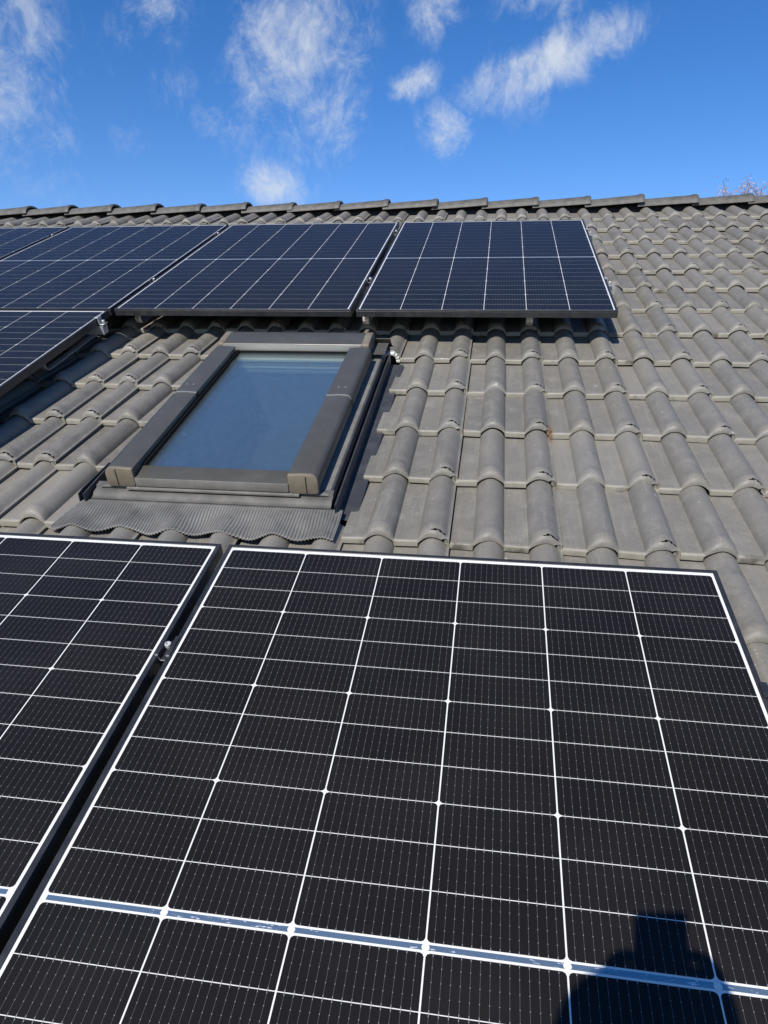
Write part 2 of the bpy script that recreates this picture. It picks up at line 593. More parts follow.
house = thing('house', 'house carrying the grey concrete tiled roof with its ridge', 'house', (0, 0, 0), frame=False)
hw = MB()
e = to_world(0, EAVE, -0.3)
rg = to_world(0, RIDGE_Y, -0.36)
ya, yb = e.y + 0.45, 2 * rg.y - e.y - 0.45
slope = math.tan(PITCH)
za = e.z + 0.45 * slope - 0.12
prof = [(ya, 0), (yb, 0), (yb, za), (rg.y, rg.z - 0.12), (ya, za)]
hw.prism(prof, X0 + 0.35, X1 - 0.35, 'x')
hw.m[2] = hw.m[3] = 1  # attic dimness put into a dark colour on the sloping tops
hw.build('wall', [MAT_RENDER, principled('dim_attic', (0.07, 0.075, 0.08), 0.9)], house, smooth=0)

roof = thing('tiled_roof', 'grey concrete tiled roof slope with double rolls, under the panels and skylight', 'roof')

# hole for the skylight
HX0, HX1, HY0, HY1 = -0.665, 0.205, 0.285, 1.60
IX0, IX1, IY0, IY1 = -0.50, 0.05, 0.46, 1.50      # opening in the deck
dk = MB()
zt, zb = -0.205, -0.30
dk.box(X0 + .02, IX0, EAVE + .03, RIDGE_Y - .02, zb, zt)
dk.box(IX1, X1 - .02, EAVE + .03, RIDGE_Y - .02, zb, zt)
dk.box(IX0, IX1, EAVE + .03, IY0, zb, zt)
dk.box(IX0, IX1, IY1, RIDGE_Y - .02, zb, zt)
dk.build('underlay', MAT_DECK, roof, smooth=0)

# ---- tile field
P = 0.1527
ROLL0 = 1.073
ROLLW = 0.086
ROLLH = 0.037
ZF = -0.157
L = 0.333
DROP = 0.026
NOSE0 = 0.283


def prof_at(dx):
    """height of a roll at distance dx from its axis"""
    t = np.abs(dx) / (ROLLW / 2)
    h = np.where(t < 1, np.cos(np.clip(t, 0, 1) * np.pi / 2) ** 0.62, 0.0)
    return ROLLH * h


def roll_z(x):
    n = np.round((x - ROLL0) / P)
    return prof_at(x - (ROLL0 + n * P))


YS = np.array([0, .0015, .004, .0075, .0105, .0135, .017, .0205, .026, .034, .044, .056, .075, .13, .22, .32, .415])
T_verts, T_faces, T_edge, T_tint = [], [], [], []


def add_tile(xa, xb, seam_x, nose, cut=False, cut_left=False):
    """one tile from xa to xb; seam_x = axis of its seam roll (or None)"""
    xs = set([xa, xb])
    n0, n1 = math.ceil((xa - ROLL0) / P - 1), math.floor((xb - ROLL0) / P + 1)
    for n in range(n0, n1 + 1):
        c = ROLL0 + n * P
        for t in (-1.12, -1, -.93, -.8, -.6, -.38, -.15, .05, .22, .4, .55, .7, .82, .93, 1, 1.12):
            x = c + t * ROLLW / 2
            if xa + .002 < x < xb - .002:
                xs.add(x)
    xs = np.array(sorted(xs))
    nx, ny = len(xs), len(YS)
    X, Y = np.meshgrid(xs, YS)
    pr = roll_z(X)
    w = pr / ROLLH
    Z = ZF - DROP / L * Y + pr
    bulge = 0.0044 * np.exp(-((Y - 0.034) / 0.013) ** 2) * np.sqrt(w)
    Z += bulge
    rr = 0.0065 + 0.0155 * np.sqrt(w)
    ins = np.clip(rr - Y, 0, None)
    Z -= rr - np.sqrt(np.clip(rr * rr - ins * ins, 0, None))
    # the seam edge is a free edge a few mm above the neighbour
    free = 0.0
    if seam_x is not None:
        right = X > seam_x + ROLLW * 0.30
        Z = np.where(right, np.maximum(Z, ZF - DROP / L * Y + 0.0125), Z)
    if not cut_left:
        Z = np.where(X < xa + 0.0125, Z - 0.006, Z)
    # laying tolerances and surface unevenness
    a, b_, c_, d_ = rng.normal(0, 1, 4)
    Z += 0.0012 * a + 0.0025 * b_ * (X - (xa + xb) / 2) + 0.002 * c_ * (Y / .4)
    Yj = Y + 0.0022 * d_ + 0.0016 * np.sin(X * 41 + d_ * 5) + 0.0009 * np.sin(X * 133 + a * 7)
    Xj = X + 0.0012 * rng.normal()
    base = len(T_verts)
    tint = float(np.clip(0.5 + 0.26 * rng.normal(), 0, 1))
    for j in range(ny):
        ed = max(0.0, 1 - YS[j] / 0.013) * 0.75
        for i in range(nx):
            T_verts.append((Xj[j, i], nose + Yj[j, i], Z[j, i]))
            T_edge.append(ed * (1 - 0.93 * min(1.0, 2.2 * w[j, i])))
            T_tint.append(tint)
    skip = set()
    if seam_x is not None:
        k = 0
        jit = rng.integers(0, 2)
        for i in range(nx - 1):
            xm = (xs[i] + xs[i + 1]) / 2
            if seam_x - 0.004 < xm < seam_x + 0.036:
                skip.add((4 + ((k + jit) // 2 % 2), i))
                if k % 2:
                    skip.add((4, i)); skip.add((5, i))
                k += 1
    for j in range(ny - 1):
        for i in range(nx - 1):
            if (j, i) in skip:
                continue
            o = base + j * nx + i
            T_faces.append((o, o + 1, o + nx + 1, o + nx))
    # front face down to the tile below
    fb = len(T_verts)
    lower = ZF - DROP + roll_z(xs) * 0.97 + 0.0055 + 0.0010 * np.sin(xs * 97 + a)
    for i in range(nx):
        T_verts.append((Xj[0, i], nose + Yj[0, i] + 0.0005 + 0.009 * min(1.0, 2 * w[0, i]), min(lower[i], Z[0, i] - 0.001)))
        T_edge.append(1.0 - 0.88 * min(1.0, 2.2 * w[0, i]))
        T_tint.append(tint)
    for i in range(nx - 1):
        T_faces.append((fb + i, fb + i + 1, base + i + 1, base + i))
    # free side edges
    for side, i in (('r', nx - 1), ('l', 0)):
        depth = 0.0035 if side == 'r' else 0.004
        if (side == 'r' and cut) or (side == 'l' and cut_left):
            depth = 0.022
        sb = len(T_verts)
        for j in range(ny):
            dd = depth * (1 + 0.25 * math.sin(j * 2.4 + a)) if depth > .01 else depth
            T_verts.append((Xj[j, i] + (0.003 * math.sin(j * 3.1) if depth > .01 else 0), nose + Yj[j, i], Z[j, i] - dd))
            T_edge.append(0.35)
            T_tint.append(tint)
        for j in range(ny - 1):
            o = base + j * nx + i
            f = (o, o + nx, sb + j + 1, sb + j)
            T_faces.append(f if side == 'r' else f[::-1])


n_lo = math.ceil((X0 - ROLL0) / P)
n_hi = math.floor((X1 - ROLL0) / P)
HALF = ROLLW / 2 + 0.003
for k in range(-7, 13):
    nose = NOSE0 + L * k
    windowed = 0 <= k <= 3
    for n in range(n_lo + (n_lo % 2), n_hi + 1, 2):
        c = ROLL0 + n * P
        xb = c + HALF
        xa = xb - 2 * P - 0.014
        if windowed:
            if n == -12:
                # half tile with roll -13, then a tile cut off beside the window
                c13 = ROLL0 - 13 * P
                add_tile(xa, c13 + HALF, c13, nose)
                add_tile(c13 + HALF - 0.014, HX0 - 0.0 + 0.004 * math.sin(k * 2.2), None, nose, cut=True)
                continue
            if n in (-10, -8, -6):
                continue
            if n == -4:
                add_tile(HX1 - 0.003 + 0.004 * math.sin(k * 1.7), xb, c, nose, cut_left=True)
                continue
        add_tile(xa, xb, c, nose)

me = bpy.data.meshes.new('tile_covering')
me.from_pydata(T_verts, [], T_faces)
for nm, dat in (('edge', T_edge), ('tint', T_tint)):
    at = me.attributes.new(nm, 'FLOAT', 'POINT')
    at.data.foreach_set('value', dat)
me.materials.append(MAT_TILE)
me.polygons.foreach_set('use_smooth', [True] * len(me.polygons))
me.set_sharp_from_angle(angle=math.radians(50))
tiles = link('tile_covering', me, roof)


def attr_const(o, edge, tint):
    m_ = o.data
    for nm, v in (('edge', edge), ('tint', tint)):
        at = m_.attributes.new(nm, 'FLOAT', 'POINT')
        at.data.foreach_set('value', [v] * len(m_.vertices))


# back slope of the roof, plain
bk = MB()
apex = to_world(0, RIDGE_Y, -0.165)
far = Vector((0, 2 * apex.y - to_world(0, EAVE, 0).y, to_world(0, EAVE, -0.165).z))
vs, fs = [], []
nr = int((X1 - X0) / P * 8)
for r in range(2):
    for i in range(nr + 1):
        x = X0 + (X1 - X0) * i / nr
        p = apex if r == 0 else far
        vs.append((x, p.y, p.z - 0.02 + float(roll_z(np.array(x)))))
fs = [(i, i + 1, nr + 2 + i, nr + 1 + i) for i in range(nr)]
bk.add([M.inverted() @ Vector(v) for v in vs], fs)
o = bk.build('back_slope', MAT_TILE, roof)
attr_const(o, 0.0, 0.4)

rr_ = MB()
rr_.prism([(RIDGE_Y - .10, -.19), (RIDGE_Y - .085, -.165), (RIDGE_Y - .045, -.138), (RIDGE_Y, -.130), (RIDGE_Y + .04, -.15), (RIDGE_Y + .05, -.20)], X0 + .03, X1 - .03, 'x')
rr_.build('ridge_roll', MAT_DECK, roof, smooth=40)
# ridge tiles: tapered half-round caps, each one's right end lapping over the next
RW, RHT, RLEN, REXP = 0.120, 0.054, 0.43, 0.386
ridge_frame = M.inverted() @ Matrix.Translation(to_world(0, RIDGE_Y - 0.020, -0.150))   # axes level with the world


def ridge_mesh():
    b = MB()
    seg = 18
    st = [0.0, 0.004, 0.012, 0.06, 0.30, 0.385, 0.398, 0.42, 0.427, 0.43]
    outer, inner = [], []
    for s in st:
        t = s / RLEN
        w = RW * (0.90 + 0.10 * t)
        h = RHT * (0.86 + 0.14 * t)
        lift = -0.010 + 0.022 * t
        if s > .39:
            w += 0.004
            h += 0.005
        rd = 0.0
        if s > .415:
            rd = (s - .415) / .015
            rd = 0.005 * rd * rd
        ring_o, ring_i = [], []
        for q_ in range(seg + 1):
            a = math.pi * q_ / seg
            ca, sa = math.cos(a), max(0.0, math.sin(a))
            ring_o.append((s, -(w - rd) * ca, lift + (h - rd) * sa ** 0.95 - 0.018 * (1 - sa)))
            ring_i.append((s, -(w - 0.016) * ca, lift + (h - 0.018) * sa ** 0.75 - 0.018 * (1 - sa)))
        outer.append(ring_o)
        inner.append(ring_i)
    n = seg + 1
    b.v = [p for r in outer for p in r] + [p for r in inner for p in r]
    off = len(outer) * n
    for i in range(len(st) - 1):
        for q_ in range(seg):
            a = i * n + q_
            b.f.append((a, a + 1, a + n + 1, a + n))
            a += off
            b.f.append((a + n, a + n + 1, a + 1, a))
    for i in (0, len(st) - 1):
        for q_ in range(seg):
            a = i * n + q_
            b.f.append((a, a + 1, off + a + 1, off + a))
    for i in range(len(st) - 1):
        for q_ in (0, seg):
            a = i * n + q_
            b.f.append((a, a + n, off + a + n, off + a))
    b.m = [0] * len(b.f)
    return b


MAT_RIDGE = principled('dark_ridge_tile', (0.098, 0.092, 0.078), 0.6, var=0.18, scale=14, bump=0.4, dust=0.25)
rt = ridge_mesh().build('ridge_tile', MAT_RIDGE, roof, smooth=50)
attr_const(rt, 0.0, 0.0)
first = 0.0
k0 = math.floor((X0 - 0.1) / REXP)
RPH = 0.077
nth = 0
x = X0 - 0.02
x = RPH + REXP * math.ceil((X0 - 0.05 - RPH) / REXP)
while x < X1 - 0.2:
    r = rt if nth == 0 else rt.copy()
    if nth:
        COL.objects.link(r)
        r.parent = roof
    jit = Matrix.Rotation(random.gauss(0, 0.006), 4, 'Y') @ Matrix.Rotation(random.gauss(0, 0.008), 4, 'Z') @ Matrix.Rotation(random.gauss(0, 0.015), 4, 'X')
    r.matrix_parent_inverse = Matrix.Identity(4)
    r.matrix_basis = ridge_frame @ Matrix.Translation((x, random.gauss(0, .003), random.gauss(0, .003))) @ jit
    nth += 1
    x += REXP

# ------------------------------------------------------------------ solar panels
PW, PH = 1.134, 1.735
CP, RP, GAP = 0.184, 0.07035, 0.0125
NB = 14


def panel_meshes():
    """origin at the top edge, left corner of the glass plane; x right, y negative down the slope"""
    fr = MB()
    lip, hgt, wl = 0.0105, 0.031, 0.0018
    zt_ = 0.0012
    for xa, xb, ya_, yb_ in ((0, lip, -PH, 0), (PW - lip, PW, -PH, 0), (lip, PW - lip, -lip, 0), (lip, PW - lip, -PH, -PH + lip)):
        fr.box(xa, xb, ya_, yb_, -0.006, zt_)
    # outer walls and inner flange of the frame
    fr.box(0, 0.004, -PH, 0, -hgt, -0.006)
    fr.box(PW - .004, PW, -PH, 0, -hgt, -0.006)
    fr.box(.004, PW - .004, -.004, 0, -hgt, -0.006)
    fr.box(.004, PW - .004, -PH, -PH + .004, -hgt, -0.006)
    fr.box(.004, .030, -PH + .004, -.004, -hgt, -hgt + .002)
    fr.box(PW - .030, PW - .004, -PH + .004, -.004, -hgt, -hgt + .002)
    fr.box(.030, PW - .030, -.030, -.004, -hgt, -hgt + .002)
    fr.box(.030, PW - .030, -PH + .004, -PH + .030, -hgt, -hgt + .002)
    # a small groove line along the outside
    la = MB()
    i_ = lip - 0.001
    la.box(i_, PW - i_, -PH + i_, -i_, -0.0055, -0.0018, 5)  # dark underside, coloured so less light bounces beneath the panel
    la.box(i_, PW - i_, -PH + i_, -i_, -0.0016, -0.0004, 0)      # glass and backsheet
    z1, z2, z3 = -0.0002, 0.00005, 0.0002
    mx = (PW - (6 * CP - 0.0022)) / 2
    y0 = -0.0195
    cw = CP - 0.0024
    tint = []

    def cell_rows(top, rows, mid_last):
        out_ = []
        for r in range(rows):
            out_.append((top - r * RP, top - (r + 1) * RP, r % 3 == 0, r % 3 == 2))
        return out_
    rows = cell_rows(y0, 12, True) + cell_rows(y0 - 12 * RP - GAP, 12, False)
    hg = 0.0006
    ch = 0.0062
    for c_ in range(6):
        xa = mx + c_ * CP
        xb = xa + cw
        for (yt, yb_, chT, chB) in rows:
            t_, b_ = yt - hg, yb_ + hg
            pts = []
            if chT:
                pts += [(xa, t_ - ch * .8), (xa + ch * .3, t_ - ch * .25), (xa + ch * .9, t_), (xb - ch * .9, t_), (xb - ch * .3, t_ - ch * .25), (xb, t_ - ch * .8)]
            else:
                pts += [(xa, t_), (xb, t_)]
            if chB:
                pts += [(xb, b_ + ch * .8), (xb - ch * .3, b_ + ch * .25), (xb - ch * .9, b_), (xa + ch * .9, b_), (xa + ch * .3, b_ + ch * .25), (xa, b_ + ch * .8)]
            else:
                pts += [(xb, b_), (xa, b_)]
            la.add([(px, py, z1) for px, py in pts], [tuple(range(len(pts)))[::-1]], 1)
            for q_ in range(NB):
                xc = xa + 0.0100 + (cw - 0.020) * q_ / (NB - 1)
                hw_ = 0.00021
                la.add([(xc - hw_, b_ - hg, z2), (xc + hw_, b_ - hg, z2), (xc + hw_, t_ + hg, z2), (xc - hw_, t_ + hg, z2)], [(0, 1, 2, 3)], 2)
                hw_ = 0.00055
                for ya_, yb2 in ((t_ - .0034, t_), (b_, b_ + .0034)):
                    la.add([(xc - hw_, ya_, z3), (xc + hw_, ya_, z3), (xc + hw_ * .6, yb2, z3), (xc - hw_ * .6, yb2, z3)], [(0, 1, 2, 3)], 3)
                for fr_ in (.25, .5, .75):
                    ym = b_ + (t_ - b_) * fr_
                    hh = 0.00055
                    la.add([(xc - hh, ym - hh, z3), (xc + hh, ym - hh, z3), (xc + hh, ym + hh, z3), (xc - hh, ym + hh, z3)], [(0, 1, 2, 3)], 3)
    ym = y0 - 12 * RP - GAP / 2
    # collector ribbon along the middle, in three runs with solder blobs between them
    rb = 0.0037
    la.add([(mx + .004, ym - rb, z2), (PW - mx - .006, ym - rb, z2), (PW - mx - .006, ym + rb, z2), (mx + .004, ym + rb, z2)], [(0, 1, 2, 3)], 4)
    for c_ in range(1, 6):
        xc = mx + c_ * CP - 0.001
        n = 10
        la.add([(xc + .0055 * math.cos(2 * math.pi * k_ / n), ym + .0048 * math.sin(2 * math.pi * k_ / n), z3 + .0001) for k_ in range(n)], [tuple(range(n))], 0)
    return fr, la


frb, lab = panel_meshes()
TILT = Matrix.Rotation(-0.0191, 4, 'X')
PX = 1.119 - PW
STEP = 1.1550
PANELS = [  # x of the left edge, y of the top edge, z, tilt, label
    (PX, 0.0195, 0.0, True, 'large black framed solar panel nearest in front, with dark phone and head shadow on it'),
    (PX - STEP, 0.0195, 0.0, True, 'near solar panel left of the foreground one, beyond the black gap with the silver bolt'),
    (PX, 3.513, 0.0, False, 'far solar panel at the free right end of the row under the ridge'),
    (PX - STEP, 3.513, 0.0, False, 'far solar panel directly above the skylight, second from the right of its row'),
    (PX - 2 * STEP, 3.513, 0.0, False, 'far solar panel third from the right under the ridge, above the lower left one'),
    (PX - 3 * STEP, 3.513, 0.0, False, 'far left solar panel under the ridge, only its upper right corner in view'),
    (PX - 2 * STEP, 1.757, 0.0, False, 'solar panel left of the skylight, below the far row, its right edge overhanging bare tiles'),
]
proto = None
for i, (px, py, pz, tl, lab_) in enumerate(PANELS):
    if proto is None:
        proto = thing('solar_panel', lab_, 'solar panel', group='black framed solar panels on the roof')
        frb.build('frame', MAT_BLACK, proto, bevel=0.0006, bseg=1, smooth=30)
        lam = lab.build('laminate', [MAT_BACK, MAT_CELL, MAT_BUS, MAT_PAD, MAT_RIBBON, MAT_DECK], proto, smooth=0)
        # each cell its own slight shade
        at = lam.data.attributes.new('tint', 'FLOAT', 'FACE')
        mi = np.zeros(len(lam.data.polygons), dtype=np.int32)
        lam.data.polygons.foreach_get('material_index', mi)
        at.data.foreach_set('value', np.where(mi == 1, rng.random(len(mi)), 0.5).astype(np.float32))
        s = proto
    else:
        s = copy_tree(proto)
        s['label'] = lab_
    dx = random.gauss(0, .0008)
    s.matrix_world = M @ Matrix.Translation((px + dx, py, pz)) @ (TILT if tl else Matrix.Identity(4))

# ------------------------------------------------------------------ mounting rails, hooks and clamps
def rail_mesh(x0, x1):
    b = MB()
    b.prism([(-.02, -.040), (.02, -.040), (.02, -.002), (.006, -.002), (.006, -.014), (-.006, -.014), (-.006, -.002), (-.02, -.002)], x0, x1, 'x')
    for zz in (-.012, -.021, -.030):
        b.box(x0, x1, -.0212, -.0196, zz - .001, zz + .001)
        b.box(x0, x1, .0196, .0212, zz - .001, zz + .001)
    return b


def roof_z(y, tl):
    return -0.0315 + (-(y) * 0.0191 if tl else 0.0)


RAILS = [(PX - 3 * STEP - .04, 1.166, 3.265, False, 'upper aluminium rail under the far row, its cut end showing at the right'),
         (PX - 3 * STEP - .04, 1.168, 2.255, False, 'lower aluminium rail under the far row, its cut end showing at the right'),
         (PX - 2 * STEP - .04, -1.168, 1.655, False, 'short aluminium rail under the panel left of the skylight, its end poking out'),
         (PX - 2 * STEP - .04, -1.172, 0.45, False, 'aluminium rail under the lower half of the panel left of the skylight'),
         (PX - STEP - .04, 1.141, -0.338, True, 'aluminium rail under the near panels, its end at the right edge of the picture'),
         (PX - STEP - .04, 1.141, -1.32, True, 'aluminium rail under the bottom half of the near panels')]
for xa, xb, yy, tl, lb in RAILS:
    zz = roof_z(yy, tl)
    rail_mesh(xa, xb).build('mounting_rail', MAT_ALU, None, smooth=30, matrix=M @ Matrix.Translation((0, yy, zz)))
    tag(bpy.context.scene.objects[-1] if False else COL.objects[-1], lb, 'rail', 'aluminium mounting rails')


def hook_thing(xx, yrail, tl, label):
    """a bent flat bar that leaves the tiles, turns up and carries the rail"""
    zz = roof_z(yrail, tl)
    t = thing('roof_hook', label, 'roof hook', (xx, yrail, zz), group='bent roof hooks')
    b = MB()
    zl = -0.108 - zz
    b.ribbon([(0, .10, zl - .012), (0, -.315, zl - .012), (0, -.335, zl - .004), (0, -.344, zl + .012), (0, -.340, zl + .03), (0, -.32, zl + .038),
              (0, -.10, -.052), (0, -.05, -.047), (0, .03, -.045)], 0.030, 0.006)
    b.build('arm', MAT_STEEL, t, bevel=.0015, bseg=2, smooth=40)
    b2 = MB()
    b2.box(-.0175, .0175, -.030, -.0225, -.047, -.004)
    b2.box(-.0175, .0175, -.0225, .03, -.0475, -.0415)
    b2.build('bracket', MAT_BLACK, t, bevel=.001, smooth=30)  # aluminium bracket coloured black to sink into the shade under the panels
    b3 = MB()
    b3.lathe([(.0065, 0), (.0065, .006), (.005, .007)], 6)
    bo = b3.build('bolt', MAT_STEEL, t, smooth=30)
    bo.matrix_basis = Matrix.Translation((0, -.0302, -.022)) @ Matrix.Rotation(math.pi / 2, 4, 'X')
    return t


hook_thing(-1.135, 2.255, False, 'pale bent roof hook rising from the tiles under the far row, left of the skylight')
hook_thing(0.004, 2.255, False, 'bent roof hook rising from the tiles behind the right corner of the skylight hood')
hook_thing(0.76, 2.255, False, 'bent roof hook in the shadow under the rightmost far panel')
hook_thing(-1.325, 1.955, False, 'shaded roof hook beside the right edge of the left panel') if False else None
hook_thing(-1.30, 1.655, False, 'shaded roof hook under the right edge of the panel left of the skylight')
hook_thing(-0.45, -0.338, True, 'bent roof hook hidden under the near left panel')


def clamp_thing(xx, yy, tl, label, mid=True, end_sign=1, mat=None):
    z0 = -(yy) * 0.0191 if tl else 0.0
    t = thing('panel_clamp', label, 'clamp', (xx, yy, z0), group='panel clamps with silver bolts')
    b = MB()
    hw_ = 0.027
    if mid:
        # a hat-shaped black bridge: its wings on both frames, its floor down in the gap
        b.sheet([(-.0165, .0042), (-.0080, .0042), (-.0072, -.010), (.0072, -.010), (.0080, .0042), (.0165, .0042)], -hw_, hw_, .0025)
        b.build('bridge', MAT_BLACK, t, bevel=.0005, bseg=1, smooth=30)
        pl = MB()
        pl.box(-.0150, -.0088, -hw_ - .0022, -hw_ - .0004, .0004, .0042)
        pl.box(.0088, .0150, -hw_ - .0022, -hw_ - .0004, .0004, .0042)
        pl.sheet([(-.0088, -.003), (-.0065, -.0105), (.0065, -.0105), (.0088, -.003)], -hw_ - .0022, -hw_ - .0004, .0018)
        pl.build('earthing_plate', MAT_ALU, t, smooth=30)
        bz = -.010
        bx = -0.0005
    else:
        s_ = end_sign
        b.sheet([(-.008 * s_, .0042), (.0035 * s_, .0042), (.0045 * s_, -.020), (.010 * s_, -.0285), (.030 * s_, -.0285)], -.018, .018, -.003 * s_)
        b.build('bridge', mat or MAT_ALU, t, bevel=.0005, bseg=1, smooth=30)
        bz = -.026
        bx = .020 * s_
    c = MB()
    c.lathe([(.0030, 0), (.0030, .006), (.0066, .0065), (.0070, .0082), (.0070, .0140), (.0062, .0150), (.0036, .0150), (.0034, .0110)], 14, (bx, 0.004 if mid else 0, bz))
    c.build('bolt', MAT_STEEL, t, smooth=35)
    return t


gx = PX - (STEP - PW) / 2
clamp_thing(gx, -0.338, True, 'black mid clamp with raised silver bolt in the gap between the two near panels')
clamp_thing(gx, 3.265, False, 'upper small clamp between the two rightmost far panels')
clamp_thing(gx, 2.255, False, 'lower small clamp between the two rightmost far panels')
clamp_thing(gx - STEP, 3.265, False, 'upper small clamp in the gap left of the panel above the skylight')
clamp_thing(gx - STEP, 2.255, False, 'lower small clamp in the gap left of the panel above the skylight')
clamp_thing(gx - 2 * STEP, 3.265, False, 'small clamp at the gap beside the leftmost far panel')
ex = PX + PW + .001
clamp_thing(ex, 3.240, False, 'upper silver end clamp on the free right edge of the far row', mid=False)
clamp_thing(ex, 2.240, False, 'lower silver end clamp on the free right edge of the far row', mid=False)
clamp_thing(PX - 2 * STEP + PW + .001, 1.655, False, 'silver end clamp with bolt on the right edge of the panel left of the skylight', mid=False)
clamp_thing(ex, -0.338, True, 'black end clamp on the right edge of the nearest panel', mid=False, mat=MAT_BLACK)

# ------------------------------------------------------------------ skylight
sk = thing('skylight', 'closed roof window with grey metal covers and blue sky reflected in its glass', 'skylight')
WX0, WX1 = -0.570, 0.106
ZC = -0.050                         # top of the covers
CWD = 0.091
YF, YJ, YT = 0.446, 1.008, 1.432
HF, HB = 1.474, 1.625


def cover_prof(side):
    # cross-section x-z of a side cover, outer edge rounded; side +1 = right
    xo = WX1 if side > 0 else WX0
    s_ = side
    pts = [(xo - s_ * CWD, ZC - .003), (xo - s_ * .045, ZC)]
    for k_ in range(7):
        a = math.pi / 2 * k_ / 6
        pts.append((xo - s_ * .020 + s_ * .020 * math.sin(a), ZC - .001 - .020 + .020 * math.cos(a)))
    pts += [(xo, ZC - .052), (xo - s_ * .004, ZC - .056), (xo - s_ * .010, ZC - .056), (xo - s_ * .012, ZC - .03), (xo - s_ * (CWD - .004), ZC - .012), (xo - s_ * (CWD - .003), ZC - .040), (xo - s_ * CWD, ZC - .040)]
    return pts


for s_ in (-1, 1):
    lo = MB()
    lo.prism(cover_prof(s_), YF + .004, YJ, 'y')
    lo.build('side_cover', MAT_GREYPAINT, sk, smooth=40)
    up_ = MB()
    pr_ = [(x_ + 0, z_ + 0.0022) for x_, z_ in cover_prof(s_)]
    up_.prism(pr_, YJ - .012, YT + .02, 'y')
    uo = up_.build('side_cover', MAT_GREYPAINT, sk, smooth=40)
    li = MB()
    li.prism([(x_, z_ + (.0006 if z_ > ZC - .03 else 0)) for x_, z_ in pr_], YJ - .0140, YJ - .0121, 'y')
    li.build('lap_edge', MAT_ALU, uo, smooth=40)
    for dx in (.032, .058):
        sc_ = MB()
        sc_.lathe([(.0032, 0), (.0032, .0012), (.0015, .0018)], 10)
        so = sc_.build('screw', MAT_ALU, uo)
        so.matrix_basis = Matrix.Translation((WX0 + dx if s_ < 0 else WX1 - dx, YJ + .05, ZC + .0022))
    # pale plastic end cap
    cp = MB()
    xo = WX1 if s_ > 0 else WX0
    pf = [(xo - s_ * CWD, ZC - .002), (xo - s_ * .045, ZC + .001)]
    for k_ in range(9):
        a = math.pi / 2 * k_ / 8
        pf.append((xo - s_ * .024 + s_ * .024 * math.sin(a), ZC - .024 + .025 * math.cos(a)))
    pf += [(xo, ZC - .060), (xo - s_ * .006, ZC - .066), (xo - s_ * (CWD - .006), ZC - .066), (xo - s_ * CWD, ZC - .058)]
    cp.prism(pf, YF - .010, YF + .0035, 'y')
    co = cp.build('end_cap', MAT_CAP, sk, bevel=.002, bseg=2, smooth=45)
    jm = MB()
    jm.box(xo - s_ * .036 - .0012, xo - s_ * .036 + .0012, YF - .0112, YF - .0085, ZC - .062, ZC - .006)
    jm.build('joint', MAT_RUBBER, co, smooth=0)

# bottom sash cover between the end caps
IXa, IXb = WX0 + CWD, WX1 - CWD
sb_ = MB()
sb_.prism([(YF - .006, ZC - .034), (YF + .056, ZC - .026), (YF + .064, ZC - .031), (YF + .064, ZC - .06), (YF - .006, ZC - .06)], IXa + .001, IXb - .001, 'x')
sb_.build('sash_cover', MAT_GREYPAINT, sk, bevel=.0015, smooth=35)
sl_ = MB()
sl_.box(IXa + .002, IXb - .002, YF - .0105, YF - .0065, ZC - .0625, ZC - .0335)
sl_.box(IXa - .03, IXb + .03, YF - .016, YF + .01, ZC - .074, ZC - .0665)
sl_.build('sash_front', MAT_SASH, sk, bevel=.001, smooth=35)
# top hood
hd = MB()
pf = []
for k_ in range(9):
    a = math.pi / 2 * k_ / 8
    pf.append((HF + .010 - .010 * math.sin(math.pi / 2 - a), ZC - .004 + .010 * math.sin(a)))
pf += [(HF + .05, ZC + .010), (HB - .03, ZC + .011), (HB - .006, ZC + .003), (HB, ZC - .012), (HB, ZC - .05), (HF, ZC - .05), (HF, ZC - .010)]
hd.prism(pf, WX0 + .034, WX1 - .045, 'x')
hdo = hd.build('hood', MAT_GREYPAINT, sk, smooth=40)
hf = MB()
hf.box(WX0 + .03, WX1 - .047, HF - .004, HF - .0005, ZC - .030, ZC + .001)
hf.build('hood_front', principled('pale_aluminium_trim', (0.25, 0.24, 0.215), 0.5, dust=0.3), hdo, bevel=.0008, smooth=30)
for xa, xb in ((WX0 + .006, WX0 + .0335), (WX1 - .0445, WX1 - .014)):
    he = MB()
    he.prism([(u_ + (0 if u_ > HF + .03 else -.003), w_ + .0015) for u_, w_ in pf], xa, xb, 'x')
    he.build('hood_end', MAT_CAP, sk, bevel=.0015, bseg=1, smooth=45)

# outer frame under the covers
fr_ = MB()
fr_.box(WX0 + .014, WX0 + .060, YF + .004, HB - .01, -.20, ZC - .060)
fr_.box(WX1 - .060, WX1 - .014, YF + .004, HB - .01, -.20, ZC - .060)
fr_.box(WX0 + .060, WX1 - .060, YF + .004, YF + .05, -.20, ZC - .078)
fr_.box(WX0 + .060, WX1 - .060, HF + .02, HB - .01, -.20, ZC - .055)
fr_.build('outer_frame', MAT_RUBBER, sk, bevel=.001, smooth=30)
# ledges seen down the right and left flanks
for s_ in (-1, 1):
    xo = WX1 if s_ > 0 else WX0
    lg = MB()
    lg.sheet([(xo - s_ * .012, -.122), (xo + s_ * .026, -.124), (xo + s_ * .031, -.131), (xo + s_ * .0315, -.158)], YF - .004, HB - .02, .002 * -s_)
    lg.build('side_ledge', MAT_SASH, sk, smooth=40)
    gt = MB()
    path = [(xo + s_ * .033, -.172), (xo + s_ * .058, -.172), (xo + s_ * .0595, -.116), (xo + s_ * .061, -.116), (xo + s_ * .062, -.170), (xo + s_ * .118, -.171)]
    gt.sheet(path, .385, 1.565, .0012 * -s_)
    gt.build('side_flashing', MAT_FLASHDARK, sk, smooth=30)
